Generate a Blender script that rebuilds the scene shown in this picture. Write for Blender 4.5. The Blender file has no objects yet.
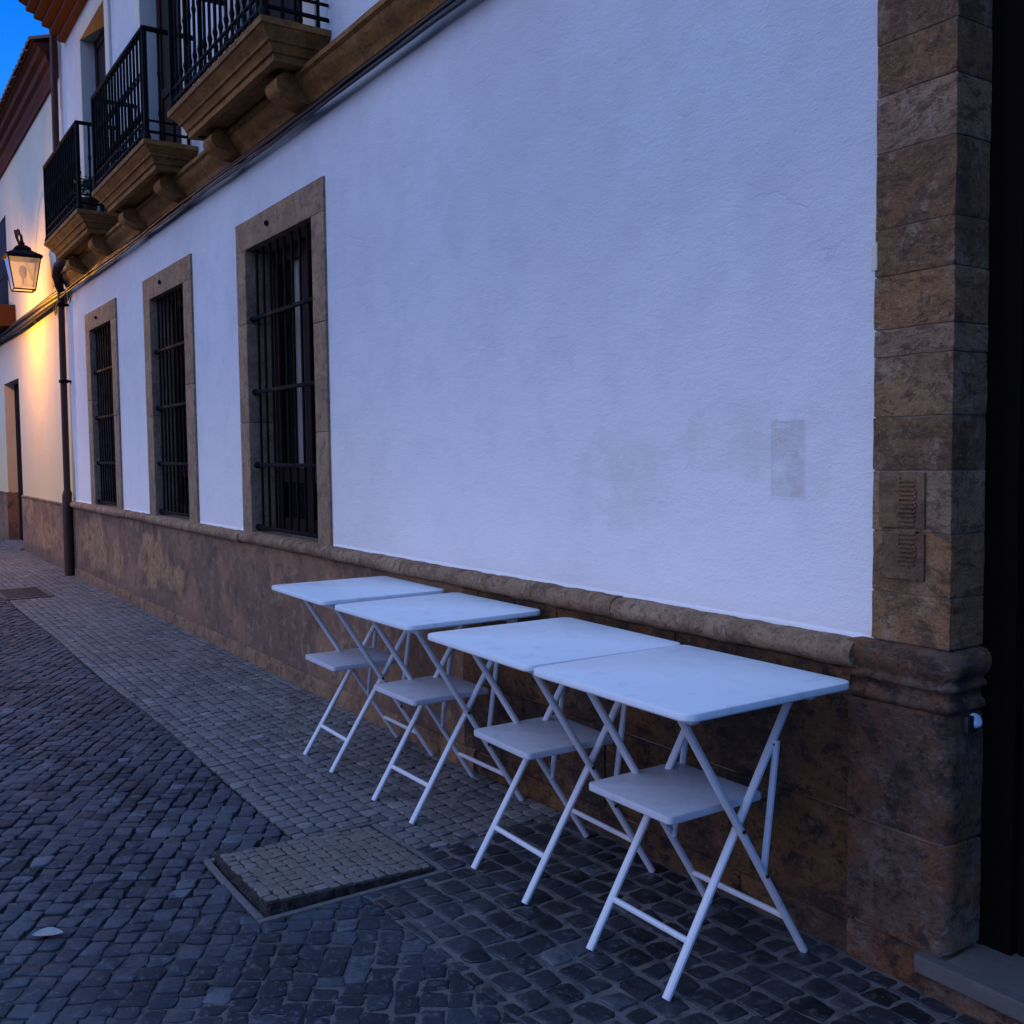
import bpy, bmesh, math, random
import numpy as np
from mathutils import Vector, Matrix, noise
random.seed(7)
R = math.radians
sc = bpy.context.scene
COL = sc.collection

# ------------------------------------------------------------------ helpers
class MB:
    """collects shapes that become ONE mesh object"""
    def __init__(s): s.v, s.f, s.t = [], [], []
    def add(s, vs, fs, tint=0.5):
        b = len(s.v); s.v += [tuple(p) for p in vs]; s.f += [tuple(i + b for i in q) for q in fs]; s.t += [tint] * len(vs)
    def quad(s, a, b, c, d, tint=.5): s.add([a, b, c, d], [(0, 1, 2, 3)], tint)
    def box(s, x0, x1, y0, y1, z0, z1, bev=0.0, tint=.5, amp=0, cuts=0, seed=0.0, nscale=9, seg=2):
        bm = bmesh.new(); bmesh.ops.create_cube(bm, size=1)
        for v in bm.verts:
            v.co = Vector(((x0 + x1) / 2 + v.co.x * (x1 - x0), (y0 + y1) / 2 + v.co.y * (y1 - y0), (z0 + z1) / 2 + v.co.z * (z1 - z0)))
        if cuts: 
            bmesh.ops.subdivide_edges(bm, edges=bm.edges[:], cuts=cuts, use_grid_fill=True)
        if bev > 0:
            es = [e for e in bm.edges if len(e.link_faces) == 2 and e.calc_face_angle(0) > .5]
            bmesh.ops.bevel(bm, geom=es, offset=bev, segments=seg, profile=.6, affect='EDGES', clamp_overlap=True)
        if amp:
            for v in bm.verts:
                d = noise.noise_vector(v.co * nscale + Vector((seed, seed * 1.7, 3))) + .5 * noise.noise_vector(v.co * nscale * 2.7 + Vector((seed, 1, 2)))
                v.co += d * amp
        s.bm(bm, tint)
    def bm(s, bm, tint=.5, M=None):
        bm.verts.index_update()
        s.add([(M @ v.co if M else v.co)[:] for v in bm.verts], [[v.index for v in f.verts] for f in bm.faces], tint); bm.free()
    def tube(s, pts, r, n=8, tint=.5, cap=True, flat=1.0):
        pts = [Vector(p) for p in pts]; rs = r if isinstance(r, (list, tuple)) else [r] * len(pts)
        vs, fs = [], []; up = None
        for i, p in enumerate(pts):
            d = (pts[min(i + 1, len(pts) - 1)] - pts[max(i - 1, 0)]).normalized()
            if up is None:
                up = Vector((0, 0, 1)) if abs(d.z) < .9 else Vector((1, 0, 0))
            a = d.cross(up).normalized(); b = a.cross(d).normalized(); up = b
            for k in range(n):
                t = 2 * math.pi * (k + .5) / n
                vs.append(p + a * math.cos(t) * rs[i] + b * math.sin(t) * rs[i] * flat)
        for i in range(len(pts) - 1):
            for k in range(n):
                k2 = (k + 1) % n
                fs.append((i * n + k, i * n + k2, (i + 1) * n + k2, (i + 1) * n + k))
        if cap:
            fs.append(tuple(range(n))[::-1]); fs.append(tuple((len(pts) - 1) * n + k for k in range(n)))
        s.add(vs, fs, tint)
    def lathe(s, prof, c, n=16, tint=.5, M=None):
        vs, fs = [], []
        for r, z in prof:
            for k in range(n):
                t = 2 * math.pi * k / n
                p = Vector((r * math.cos(t), r * math.sin(t), z)); p = (M @ p if M else p) + Vector(c); vs.append(p)
        for i in range(len(prof) - 1):
            for k in range(n):
                k2 = (k + 1) % n; fs.append((i * n + k, i * n + k2, (i + 1) * n + k2, (i + 1) * n + k))
        fs.append(tuple(range(n))[::-1]); fs.append(tuple((len(prof) - 1) * n + k for k in range(n)))
        s.add(vs, fs, tint)
    def extrude_x(s, prof, x0, x1, step=.25, tint=.5, amp=0, closed=False, caps=True, nscale=5, seed=0):
        """profile [(y,z)...] swept along X"""
        n = max(1, int(abs(x1 - x0) / step)); m = len(prof); vs, fs = [], []
        for i in range(n + 1):
            x = x0 + (x1 - x0) * i / n
            for y, z in prof:
                p = Vector((x, y, z))
                if amp:
                    d = noise.noise_vector(p * nscale + Vector((seed, 0, 0))); p = p + Vector((0, d.y, d.z)) * amp
                vs.append(p)
        mm = m if closed else m - 1
        for i in range(n):
            for k in range(mm):
                k2 = (k + 1) % m; fs.append((i * m + k, i * m + k2, (i + 1) * m + k2, (i + 1) * m + k))
        if caps:
            fs.append(tuple(range(m))); fs.append(tuple(n * m + k for k in range(m))[::-1])
        s.add(vs, fs, tint)
    def sweep(s, path, prof, tint=.5, amp=0, nscale=12, cap_top=False, cap_bottom=False, seed=0):
        """open plan path [(x,y)...] swept with profile [(p outward, z)...]; outward is the right-hand side of travel"""
        vs, fs = [], []; m = len(prof); n = len(path)
        for i, (x, y) in enumerate(path):
            a = Vector((path[i][0] - path[i - 1][0], path[i][1] - path[i - 1][1])).normalized() if i else None
            b = Vector((path[i + 1][0] - path[i][0], path[i + 1][1] - path[i][1])).normalized() if i < n - 1 else None
            a = a or b; b = b or a
            na = Vector((a.y, -a.x)); nb = Vector((b.y, -b.x)); k = (na + nb); k = k / max(.3, 1 + na.dot(nb))
            for p, z in prof:
                q = Vector((x + k.x * p, y + k.y * p, z))
                if amp: q += (noise.noise_vector(q * nscale + Vector((seed, 5, 1))) + .5 * noise.noise_vector(q * nscale * 3 + Vector((seed, 2, 1)))) * amp
                vs.append(q)
        for i in range(n - 1):
            for k in range(m - 1): fs.append((i * m + k, (i + 1) * m + k, (i + 1) * m + k + 1, i * m + k + 1))
        if cap_bottom: fs.append(tuple(i * m for i in range(n))[::-1])
        if cap_top: fs.append(tuple(i * m + m - 1 for i in range(n)))
        s.add(vs, fs, tint)
    def build(s, name, mat, parent=None, smooth=35):
        me = bpy.data.meshes.new(name); me.from_pydata(s.v, [], s.f); me.update()
        bm = bmesh.new(); bm.from_mesh(me); bmesh.ops.recalc_face_normals(bm, faces=bm.faces[:]); bm.to_mesh(me); bm.free()
        at = me.attributes.new('tint', 'FLOAT', 'POINT'); at.data.foreach_set('value', np.array(s.t, np.float32))
        if smooth:
            me.polygons.foreach_set('use_smooth', np.ones(len(me.polygons), bool))
            if smooth < 180: me.set_sharp_from_angle(angle=R(smooth))
        o = bpy.data.objects.new(name, me); COL.objects.link(o); me.materials.append(mat)
        if parent: o.parent = parent
        return o

def tag(o, label=None, cat=None, group=None, kind=None):
    for k, v in (('label', label), ('category', cat), ('group', group), ('kind', kind)):
        if v: o[k] = v
    return o
def empty(name, loc=(0, 0, 0)):
    o = bpy.data.objects.new(name, None); COL.objects.link(o); o.location = loc; o.empty_display_size = .1
    return o

# ------------------------------------------------------------------ node helpers
class NT:
    def __init__(s, name):
        s.m = bpy.data.materials.new(name); s.m.use_nodes = True; s.t = s.m.node_tree; s.t.nodes.clear()
        s.out = s.n('ShaderNodeOutputMaterial'); s.co = s.n('ShaderNodeTexCoord').outputs['Object']
    def n(s, typ, **kw):
        o = s.t.nodes.new(typ)
        for k, v in kw.items(): setattr(o, k, v)
        return o
    def link(s, a, b):
        if isinstance(a, bpy.types.NodeSocket): s.t.links.new(a, b)
        elif isinstance(a, (tuple, list)) and len(a) == 3 and b.type == 'RGBA': b.default_value = (*a, 1)
        else: b.default_value = a
    def math(s, op, a, b=0.0, clamp=False):
        o = s.n('ShaderNodeMath', operation=op, use_clamp=clamp); s.link(a, o.inputs[0]); s.link(b, o.inputs[1]); return o.outputs[0]
    def ramp(s, v, a, b, c=0.0, d=1.0):
        o = s.n('ShaderNodeMapRange', interpolation_type='SMOOTHSTEP'); s.link(v, o.inputs[0])
        for i, x in enumerate((a, b, c, d)): s.link(x, o.inputs[i + 1])
        return o.outputs[0]
    def mix(s, f, a, b, mode='MIX'):
        o = s.n('ShaderNodeMix', data_type='RGBA', blend_type=mode, clamp_factor=True)
        s.link(f, o.inputs[0]); s.link(a, o.inputs[6]); s.link(b, o.inputs[7]); return o.outputs[2]
    def noise(s, scale, detail=4, rough=.6, co=None, dist=0.0, sc3=None):
        c = co or s.co
        if sc3:
            mp = s.n('ShaderNodeMapping'); s.link(c, mp.inputs[0]); mp.inputs['Scale'].default_value = sc3; c = mp.outputs[0]
        o = s.n('ShaderNodeTexNoise'); s.link(c, o.inputs['Vector']); o.inputs['Scale'].default_value = scale
        o.inputs['Detail'].default_value = detail; o.inputs['Roughness'].default_value = rough; o.inputs['Distortion'].default_value = dist
        return o.outputs['Fac']
    def voro(s, scale, feature='F1', co=None, sc3=None):
        c = co or s.co
        if sc3:
            mp = s.n('ShaderNodeMapping'); s.link(c, mp.inputs[0]); mp.inputs['Scale'].default_value = sc3; c = mp.outputs[0]
        o = s.n('ShaderNodeTexVoronoi', feature=feature); s.link(c, o.inputs['Vector']); o.inputs['Scale'].default_value = scale
        return o.outputs['Distance']
    def xyz(s):
        o = s.n('ShaderNodeSeparateXYZ'); s.link(s.co, o.inputs[0]); return o.outputs
    def tint(s):
        return s.n('ShaderNodeAttribute', attribute_name='tint').outputs['Fac']
    def bump(s, h, dist, strength=1.0, normal=None):
        o = s.n('ShaderNodeBump'); s.link(h, o.inputs['Height']); o.inputs['Distance'].default_value = dist; o.inputs['Strength'].default_value = strength
        if normal is not None: s.link(normal, o.inputs['Normal'])
        return o.outputs[0]
    def finish(s, color, rough=.8, normal=None, metal=0.0, spec=.5, **kw):
        p = s.n('ShaderNodeBsdfPrincipled'); s.link(color, p.inputs['Base Color']); s.link(rough, p.inputs['Roughness'])
        p.inputs['Metallic'].default_value = metal; p.inputs['Specular IOR Level'].default_value = spec
        if normal is not None: s.link(normal, p.inputs['Normal'])
        for k, v in kw.items(): s.link(v, p.inputs[k])
        s.t.links.new(p.outputs[0], s.out.inputs[0]); return s.m

def rect_mask(t, x0, x1, z0, z1, soft=.006, wob=.006):
    X, _, Z = t.xyz(); w = t.math('MULTIPLY', t.math('SUBTRACT', t.noise(30, 3), .5), wob * 2)
    X = t.math('ADD', X, w); Z = t.math('ADD', Z, w)
    a = t.math('MULTIPLY', t.ramp(X, x0 - soft, x0 + soft), t.ramp(X, x1 + soft, x1 - soft))
    b = t.math('MULTIPLY', t.ramp(Z, z0 - soft, z0 + soft), t.ramp(Z, z1 + soft, z1 - soft))
    return t.math('MULTIPLY', a, b)
def blob_mask(t, x, z, rx, rz, wob=.9, scale=7):
    X, _, Z = t.xyz()
    dx = t.math('DIVIDE', t.math('SUBTRACT', X, x), rx); dz = t.math('DIVIDE', t.math('SUBTRACT', Z, z), rz)
    d = t.math('SQRT', t.math('ADD', t.math('MULTIPLY', dx, dx), t.math('MULTIPLY', dz, dz)))
    d = t.math('ADD', d, t.math('MULTIPLY', t.math('SUBTRACT', t.noise(scale, 6, .65), .5), wob * 2))
    return t.ramp(d, 1.15, .75)

def mat_plaster(name, base, low, patches=True):
    t = NT(name)
    big = t.noise(1.1, 5, .6); mid = t.noise(5, 6, .65); fine = t.noise(95, 5, .7, sc3=(1, 1, 1.0)); grit = t.noise(260, 3, .6)
    streak = t.noise(3.2, 5, .6, sc3=(2.2, 1, .25))
    c = t.mix(t.ramp(big, .40, .60), base, tuple(x * .93 for x in base))
    c = t.mix(t.math('MULTIPLY', t.ramp(mid, .48, .62), .4), c, tuple(x * y for x, y in zip(base, (.86, .85, .87))))
    c = t.mix(t.math('MULTIPLY', t.ramp(streak, .52, .66), .10), c, tuple(x * y for x, y in zip(base, (.80, .80, .82))))
    X, Y, Z = t.xyz()
    c = t.mix(t.ramp(t.math('ADD', Z, t.math('MULTIPLY', mid, .45)), 2.7, .95), c, t.mix(t.math('MULTIPLY', t.ramp(mid, .5, .72), .3), low, tuple(x * .87 for x in low)))  # light gradient painted into the colour: base above, low below
    hh = t.math('ADD', t.math('MULTIPLY', fine, .75), t.math('MULTIPLY', grit, .40))
    hh = t.math('ADD', hh, t.math('MULTIPLY', t.noise(20, 6, .65, sc3=(1, 1, 1.7)), 1.0))
    hh = t.math('ADD', hh, t.math('MULTIPLY', t.noise(3.5, 3, .5), 3.0))
    if patches:
        dirt = (.60, .55, .50)
        for a in ((-2.66, 1.25, .26, .17, .75), (-2.16, 1.36, .24, .12, .7), (-1.87, 1.33, .10, .15, .5)):
            k = blob_mask(t, *a[:4], wob=a[4]); c = t.mix(t.math('MULTIPLY', t.math('MULTIPLY', k, t.ramp(t.noise(8, 6, .65), .32, .62)), .36), c, dirt)
            hh = t.math('SUBTRACT', hh, t.math('MULTIPLY', k, .35))
        r = rect_mask(t, -1.995, -1.882, 1.212, 1.424, .0025, .003)
        st = t.ramp(t.noise(22, 5, .6), .5, .62)
        c = t.mix(t.math('MULTIPLY', t.math('MULTIPLY', r, t.ramp(t.noise(9, 5, .6), .25, .5)), .55), c, t.mix(st, (.56, .52, .48), (.47, .41, .33)))
        r2 = rect_mask(t, -2.001, -1.876, 1.206, 1.430, .002, .003)
        edge = t.math('MULTIPLY', t.math('SUBTRACT', r2, r, True), .16); c = t.mix(edge, c, (.27, .25, .25))
        hh = t.math('SUBTRACT', hh, t.math('MULTIPLY', r, .35))
        # hairline crack
        ck = t.math('MULTIPLY', t.ramp(t.voro(3.1, 'DISTANCE_TO_EDGE', co=t.warp(.10, 9)), .010, .002), t.ramp(t.noise(2.3, 3), .62, .70))
        c = t.mix(t.math('MULTIPLY', ck, .22), c, (.4, .38, .4)); hh = t.math('SUBTRACT', hh, t.math('MULTIPLY', ck, .25))
    nrm = t.bump(hh, .0038, 1.0)
    return t.finish(c, .92, nrm, spec=.2)
def _warp(s, amt, scale):
    n = s.n('ShaderNodeTexNoise'); s.link(s.co, n.inputs['Vector']); n.inputs['Scale'].default_value = scale; n.inputs['Detail'].default_value = 4
    a = s.n('ShaderNodeVectorMath', operation='SUBTRACT'); s.link(n.outputs['Color'], a.inputs[0]); a.inputs[1].default_value = (.5, .5, .5)
    b = s.n('ShaderNodeVectorMath', operation='SCALE'); s.link(a.outputs[0], b.inputs[0]); b.inputs['Scale'].default_value = amt
    c = s.n('ShaderNodeVectorMath', operation='ADD'); s.link(s.co, c.inputs[0]); s.link(b.outputs[0], c.inputs[1]); return c.outputs[0]
NT.warp = _warp

def mat_stone(name, a, b, dark, pale, scale=4.0, bump=.006, pale_amt=.5, rough=.85, strata=None, dark_amt=.85, slant=None):
    t = NT(name); w = t.warp(.16, 2.6 * scale / 4)
    n1 = t.noise(scale, 8, .7, co=w); n2 = t.noise(scale * 2.6, 9, .75, co=w, sc3=strata or slant); n3 = t.noise(scale * 22, 6, .75); n4 = t.noise(scale * 1.5, 9, .74, sc3=slant or (1.3, 1.1, .8), dist=.3)
    n5 = t.noise(scale * 9, 7, .75, co=w, sc3=slant)
    c = t.mix(t.ramp(n1, .43, .57), a, b)
    tn = t.tint(); c = t.mix(t.math('MULTIPLY', t.math('SUBTRACT', tn, .5, True), 1.3), c, dark)
    c = t.mix(t.math('MULTIPLY', t.math('SUBTRACT', .5, tn, True), 1.0), c, pale)
    c = t.mix(t.math('MULTIPLY', t.ramp(n4, .51, .64), pale_amt), c, pale)
    c = t.mix(t.math('MULTIPLY', t.ramp(n2, .50, .60), dark_amt), c, dark)
    c = t.mix(t.math('MULTIPLY', t.ramp(n5, .54, .62), .55), c, tuple(x * .6 for x in dark))
    c = t.mix(t.math('MULTIPLY', t.ramp(n5, .45, .36), pale_amt * .6), c, pale)
    c = t.mix(t.math('MULTIPLY', t.ramp(n3, .53, .66), .5), c, tuple(x * .5 for x in a))
    c = t.mix(t.math('MULTIPLY', t.ramp(n3, .44, .34), pale_amt * .6), c, tuple(min(1, x * 1.3) for x in pale))
    h = t.math('ADD', t.math('MULTIPLY', n2, 1.0), t.math('MULTIPLY', n3, .35)); h = t.math('ADD', h, t.math('MULTIPLY', n5, .6))
    return t.finish(c, rough, t.bump(h, bump * 2.4, 1.0), spec=.3)

def mat_old_render(name):
    t = NT(name); w = t.warp(.2, 2.2)
    n1 = t.noise(1.6, 8, .7, co=w); n2 = t.noise(5.5, 8, .72, co=w); n3 = t.noise(45, 6, .7); n4 = t.noise(13, 7, .72, co=w)
    c = t.mix(t.ramp(n1, .42, .58), (.27, .145, .080), (.165, .096, .062))
    c = t.mix(t.math('MULTIPLY', t.ramp(n2, .51, .60), .7), c, (.105, .062, .046))
    c = t.mix(t.math('MULTIPLY', t.ramp(n4, .54, .60), .45), c, (.33, .235, .165))
    oc = None
    for a in ((-11.2, .45, .55, .30, .9), (-8.95, .47, .50, .26, .9), (-8.2, .36, .30, .14, .9), (-10.2, .36, .22, .2, .9), (-14.2, .35, .8, .22, 1.0), (-15.6, .6, .5, .2, .9)):
        k = blob_mask(t, *a[:4], wob=a[4], scale=3.2); oc = k if oc is None else t.math('MAXIMUM', oc, k)
    c = t.mix(t.math('MULTIPLY', t.math('MULTIPLY', oc, t.ramp(n4, .40, .54)), .6), c, t.mix(t.ramp(n2, .4, .6), (.50, .30, .13), (.36, .20, .085)))
    c = t.mix(t.math('MULTIPLY', t.ramp(n3, .54, .66), .45), c, (.08, .048, .034))
    X, Y, Z = t.xyz(); c = t.mix(t.math('MULTIPLY', t.ramp(t.math('ADD', Z, t.math('MULTIPLY', n2, .25)), .34, .16), .55), c, (.10, .066, .05))
    h = t.math('ADD', t.math('MULTIPLY', n4, .8), t.math('MULTIPLY', n3, .3)); h = t.math('ADD', h, t.math('MULTIPLY', oc, .8)); h = t.math('ADD', h, n2)
    return t.finish(c, .9, t.bump(h, .012, 1.0), spec=.25)

def mat_setts(name, dark, mid, pale, spec=.5, rough=(.42, .75), bump=.004):
    t = NT(name); tn = t.tint()
    n1 = t.noise(9, 8, .7); n2 = t.noise(70, 5, .7); n3 = t.noise(1.3, 3, .5); n4 = t.noise(28, 5, .7)
    c = t.mix(t.ramp(tn, .05, .6), dark, mid); c = t.mix(t.ramp(tn, .72, 1.0), c, pale)
    c = t.mix(t.math('MULTIPLY', t.ramp(n1, .5, .6), .65), c, dark)
    c = t.mix(t.math('MULTIPLY', t.ramp(n3, .45, .7), .35), c, pale)
    c = t.mix(t.math('MULTIPLY', t.ramp(n4, .54, .64), .5), c, pale)
    c = t.mix(t.math('MULTIPLY', t.ramp(n2, .58, .70), .45), c, tuple(x * 1.7 for x in pale))
    h = t.math('ADD', t.math('MULTIPLY', n4, .9), t.math('MULTIPLY', n2, .35))
    return t.finish(c, t.ramp(n1, .3, .75, *rough), t.bump(h, bump, .9), spec=spec)

def mat_road_bed():
    t = NT('road_joint_filling'); X, Y, Z = t.xyz(); n = t.noise(3, 5, .6); g = t.noise(50, 4, .7)
    k = t.ramp(t.math('ADD', X, t.math('MULTIPLY', n, 1.2)), -2.7, -1.7)
    c = t.mix(k, (.010, .009, .009), (.12, .105, .10)); c = t.mix(t.math('MULTIPLY', t.ramp(g, .5, .65), .6), c, (.03, .027, .026))
    return t.finish(c, .95, t.bump(g, .006, .9), spec=.2)
def mat_simple(name, c, rough=.6, metal=0.0, bump=.0012, scale=40, var=.25, spec=.5, alt=None, altamt=.5, altrange=(.55, .75)):
    t = NT(name); t.co = t.n('ShaderNodeNewGeometry').outputs['Position']; n = t.noise(scale, 5, .65); n2 = t.noise(scale * .22, 5, .6)
    cc = t.mix(t.math('MULTIPLY', n, 1.0), tuple(x * (1 - var) for x in c), tuple(min(1, x * (1 + var)) for x in c))
    if alt: cc = t.mix(t.math('MULTIPLY', t.ramp(n2, *altrange), altamt), cc, alt)
    return t.finish(cc, t.ramp(n2, .3, .7, max(.02, rough - .1), min(1, rough + .12)), t.bump(n, bump, .8), metal, spec)

def mat_wood(name, c, rough=.6):
    t = NT(name); n = t.noise(6, 6, .65, sc3=(14, 14, 1.2)); n2 = t.noise(2, 3)
    cc = t.mix(n, tuple(x * .55 for x in c), tuple(x * 1.4 for x in c)); cc = t.mix(t.math('MULTIPLY', n2, .4), cc, tuple(x * .6 for x in c))
    return t.finish(cc, rough, t.bump(n, .003, .7), spec=.12)

M = {}
M['plaster'] = mat_plaster('white_lime_plaster', (.62, .65, .695), (.85, .785, .745))  # bluish top and paler, pinker bottom stand in for the dusk light
M['plaster_b'] = mat_plaster('neighbour_plaster', (.68, .64, .54), (.70, .56, .32), False)  # cream, and yellower lower down, to paint in a deeper lamp glow
M['limewash'] = mat_simple('thick_limewash', (.86, .82, .80), .9, 0, .004, 60, .04, .2)
M['dado'] = mat_stone('brown_dado_stone', (.22, .092, .030), (.070, .040, .026), (.016, .014, .014), (.29, .17, .095), 2.6, .009, .45, slant=(1.6, 1, 2.6))
M['dado_old'] = mat_old_render('stained_dado_render')
M['pilaster'] = mat_stone('pilaster_sandstone', (.41, .195, .078), (.28, .138, .060), (.095, .052, .030), (.53, .39, .26), 6.0, .008, .55, strata=(1, 1, 2.2), dark_amt=.7)
M['pedestal'] = mat_stone('worn_pedestal_stone', (.15, .086, .054), (.24, .092, .032), (.024, .020, .021), (.28, .22, .18), 3.0, .011, .5, slant=(1.2, 1, 1.5), dark_amt=.75)
M['torus'] = mat_stone('moulding_stone', (.40, .235, .125), (.27, .145, .07), (.12, .064, .036), (.50, .37, .26), 7.0, .007, .6, dark_amt=.7)
M['surround'] = mat_stone('window_surround_stone', (.34, .22, .128), (.26, .165, .10), (.14, .088, .058), (.40, .29, .20), 5.0, .004, .4, dark_amt=.65)
M['cornice'] = mat_stone('cornice_ochre_stone', (.30, .135, .034), (.21, .092, .024), (.090, .040, .014), (.38, .21, .08), 4.0, .004, .4, strata=(.5, 2, 2), dark_amt=.55)
M['plinth'] = mat_stone('plinth_render', (.25, .135, .066), (.18, .10, .05), (.085, .05, .033), (.34, .23, .13), 4.0, .005, .45)
M['iron'] = mat_simple('black_iron', (.0030, .0030, .0040), .75, .0, .0008, 60, .3, .12)
M['rust'] = mat_simple('worn_grate_iron', (.045, .035, .03), .7, 0, .001, 50, .4)
M['cable'] = mat_simple('black_cable', (.014, .013, .013), .5, 0, .0005, 40, .3)
M['pipe'] = mat_simple('brown_pipe_paint', (.060, .018, .010), .55, 0, .001, 30, .35, .3, alt=(.14, .07, .04))
M['darkwood'] = mat_wood('dark_door_wood', (.0030, .0014, .0012), .9)
M['redwood'] = mat_wood('red_brown_timber', (.13, .034, .012), .65)
M['brownwood'] = mat_wood('dark_brown_timber', (.045, .018, .010), .7)
M['shutter'] = mat_wood('brown_shutter_wood', (.022, .008, .006), .6)
M['tile'] = mat_simple('clay_roof_tile', (.20, .085, .05), .85, 0, .004, 25, .4)
M['table'] = mat_simple('white_painted_table', (.72, .74, .76), .40, 0, .0005, 60, .03, alt=(.56, .56, .57), altamt=.55, altrange=(.54, .72))
M['seat'] = mat_simple('grey_white_seat', (.52, .52, .55), .45, 0, .0006, 90, .06, alt=(.38, .38, .41), altamt=.6, altrange=(.48, .75))
M['tube'] = mat_simple('white_enamel_tube', (.66, .665, .68), .4, .0, .0006, 70, .08, alt=(.40, .39, .39), altamt=.6, altrange=(.56, .74))
M['bolt'] = mat_simple('dark_bolt_steel', (.03, .03, .03), .5, .6)
M['setts_road'] = mat_setts('basalt_road_setts', (.018, .021, .028), (.054, .059, .072), (.115, .122, .142), .22, (.6, .85))
M['setts_walk'] = mat_setts('pale_pavement_setts', (.080, .073, .072), (.145, .131, .126), (.22, .20, .19), .35, (.55, .85), .004)
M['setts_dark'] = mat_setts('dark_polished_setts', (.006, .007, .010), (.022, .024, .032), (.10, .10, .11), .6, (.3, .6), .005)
M['cover'] = mat_setts('cover_small_setts', (.125, .098, .082), (.170, .136, .116), (.22, .18, .155), .3, (.6, .9), .006)
M['mortar_dark'] = mat_simple('dark_joint_sand', (.010, .009, .009), .95, 0, .006, 45, .5)
M['road_bed'] = mat_road_bed()
M['mortar_walk'] = mat_simple('walk_joint_sand', (.045, .038, .036), .95, 0, .004, 60, .5)
M['mortar_pale'] = mat_simple('pale_joint_mortar', (.125, .108, .10), .95, 0, .006, 45, .5, alt=(.05, .045, .045), altamt=.85, altrange=(.42, .62))
M['mortar'] = mat_simple('old_lime_mortar', (.22, .165, .125), .95, 0, .004, 60, .35, alt=(.10, .07, .05), altamt=.7)
M['concrete'] = mat_simple('grey_concrete', (.13, .112, .105), .9, 0, .006, 40, .45, alt=(.05, .042, .04))
M['rubble'] = mat_stone('rough_rubble_edge', (.10, .075, .06), (.06, .045, .038), (.010, .009, .009), (.22, .19, .17), 22, .010, .6)
M['step'] = mat_simple('step_slate', (.085, .078, .078), .75, 0, .003, 30, .3, alt=(.15, .12, .10), altamt=.4)
M['curtain'] = mat_simple('pale_curtain', (.75, .75, .76), .9, 0, .001, 30, .1)
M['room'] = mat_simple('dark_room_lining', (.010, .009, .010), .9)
M['leaf'] = mat_simple('dry_pale_leaf', (.30, .29, .29), .6, 0, .002, 50, .3)
M['pot'] = mat_simple('dark_clay_pot', (.05, .026, .018), .8)
M['greens'] = mat_simple('plant_leaves', (.035, .055, .025), .6)
M['fit_white'] = mat_simple('pale_blue_plastic', (.55, .66, .78), .35, 0, .001, 40, .1)
M['plaque'] = mat_stone('carved_plaque_stone', (.22, .115, .056), (.18, .095, .047), (.09, .05, .03), (.30, .19, .11), 7, .004, .35, dark_amt=.6)
def mat_glass(name, tintc, alpha, rough=.05):
    t = NT(name); tr = t.n('ShaderNodeBsdfTransparent'); gl = t.n('ShaderNodeBsdfGlossy'); di = t.n('ShaderNodeBsdfTranslucent' if 'frosted' in name else 'ShaderNodeBsdfDiffuse')
    tr.inputs[0].default_value = (.8, .8, .8, 1); gl.inputs['Roughness'].default_value = rough; di.inputs[0].default_value = (*tintc, 1)
    fr = t.n('ShaderNodeFresnel'); fr.inputs[0].default_value = 1.45
    m1 = t.n('ShaderNodeMixShader'); m1.inputs[0].default_value = alpha; t.link(tr.outputs[0], m1.inputs[1]); t.link(di.outputs[0], m1.inputs[2])
    m2 = t.n('ShaderNodeMixShader'); t.link(fr.outputs[0], m2.inputs[0]); t.link(m1.outputs[0], m2.inputs[1]); t.link(gl.outputs[0], m2.inputs[2])
    t.t.links.new(m2.outputs[0], t.out.inputs[0]); return t.m
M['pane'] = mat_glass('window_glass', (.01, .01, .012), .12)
M['lantern_glass'] = mat_glass('frosted_lantern_glass', (.66, .68, .72), .62, .2)
M['lantern_pale'] = mat_simple('pale_lamp_glass', (.5, .45, .40), .4)

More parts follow.
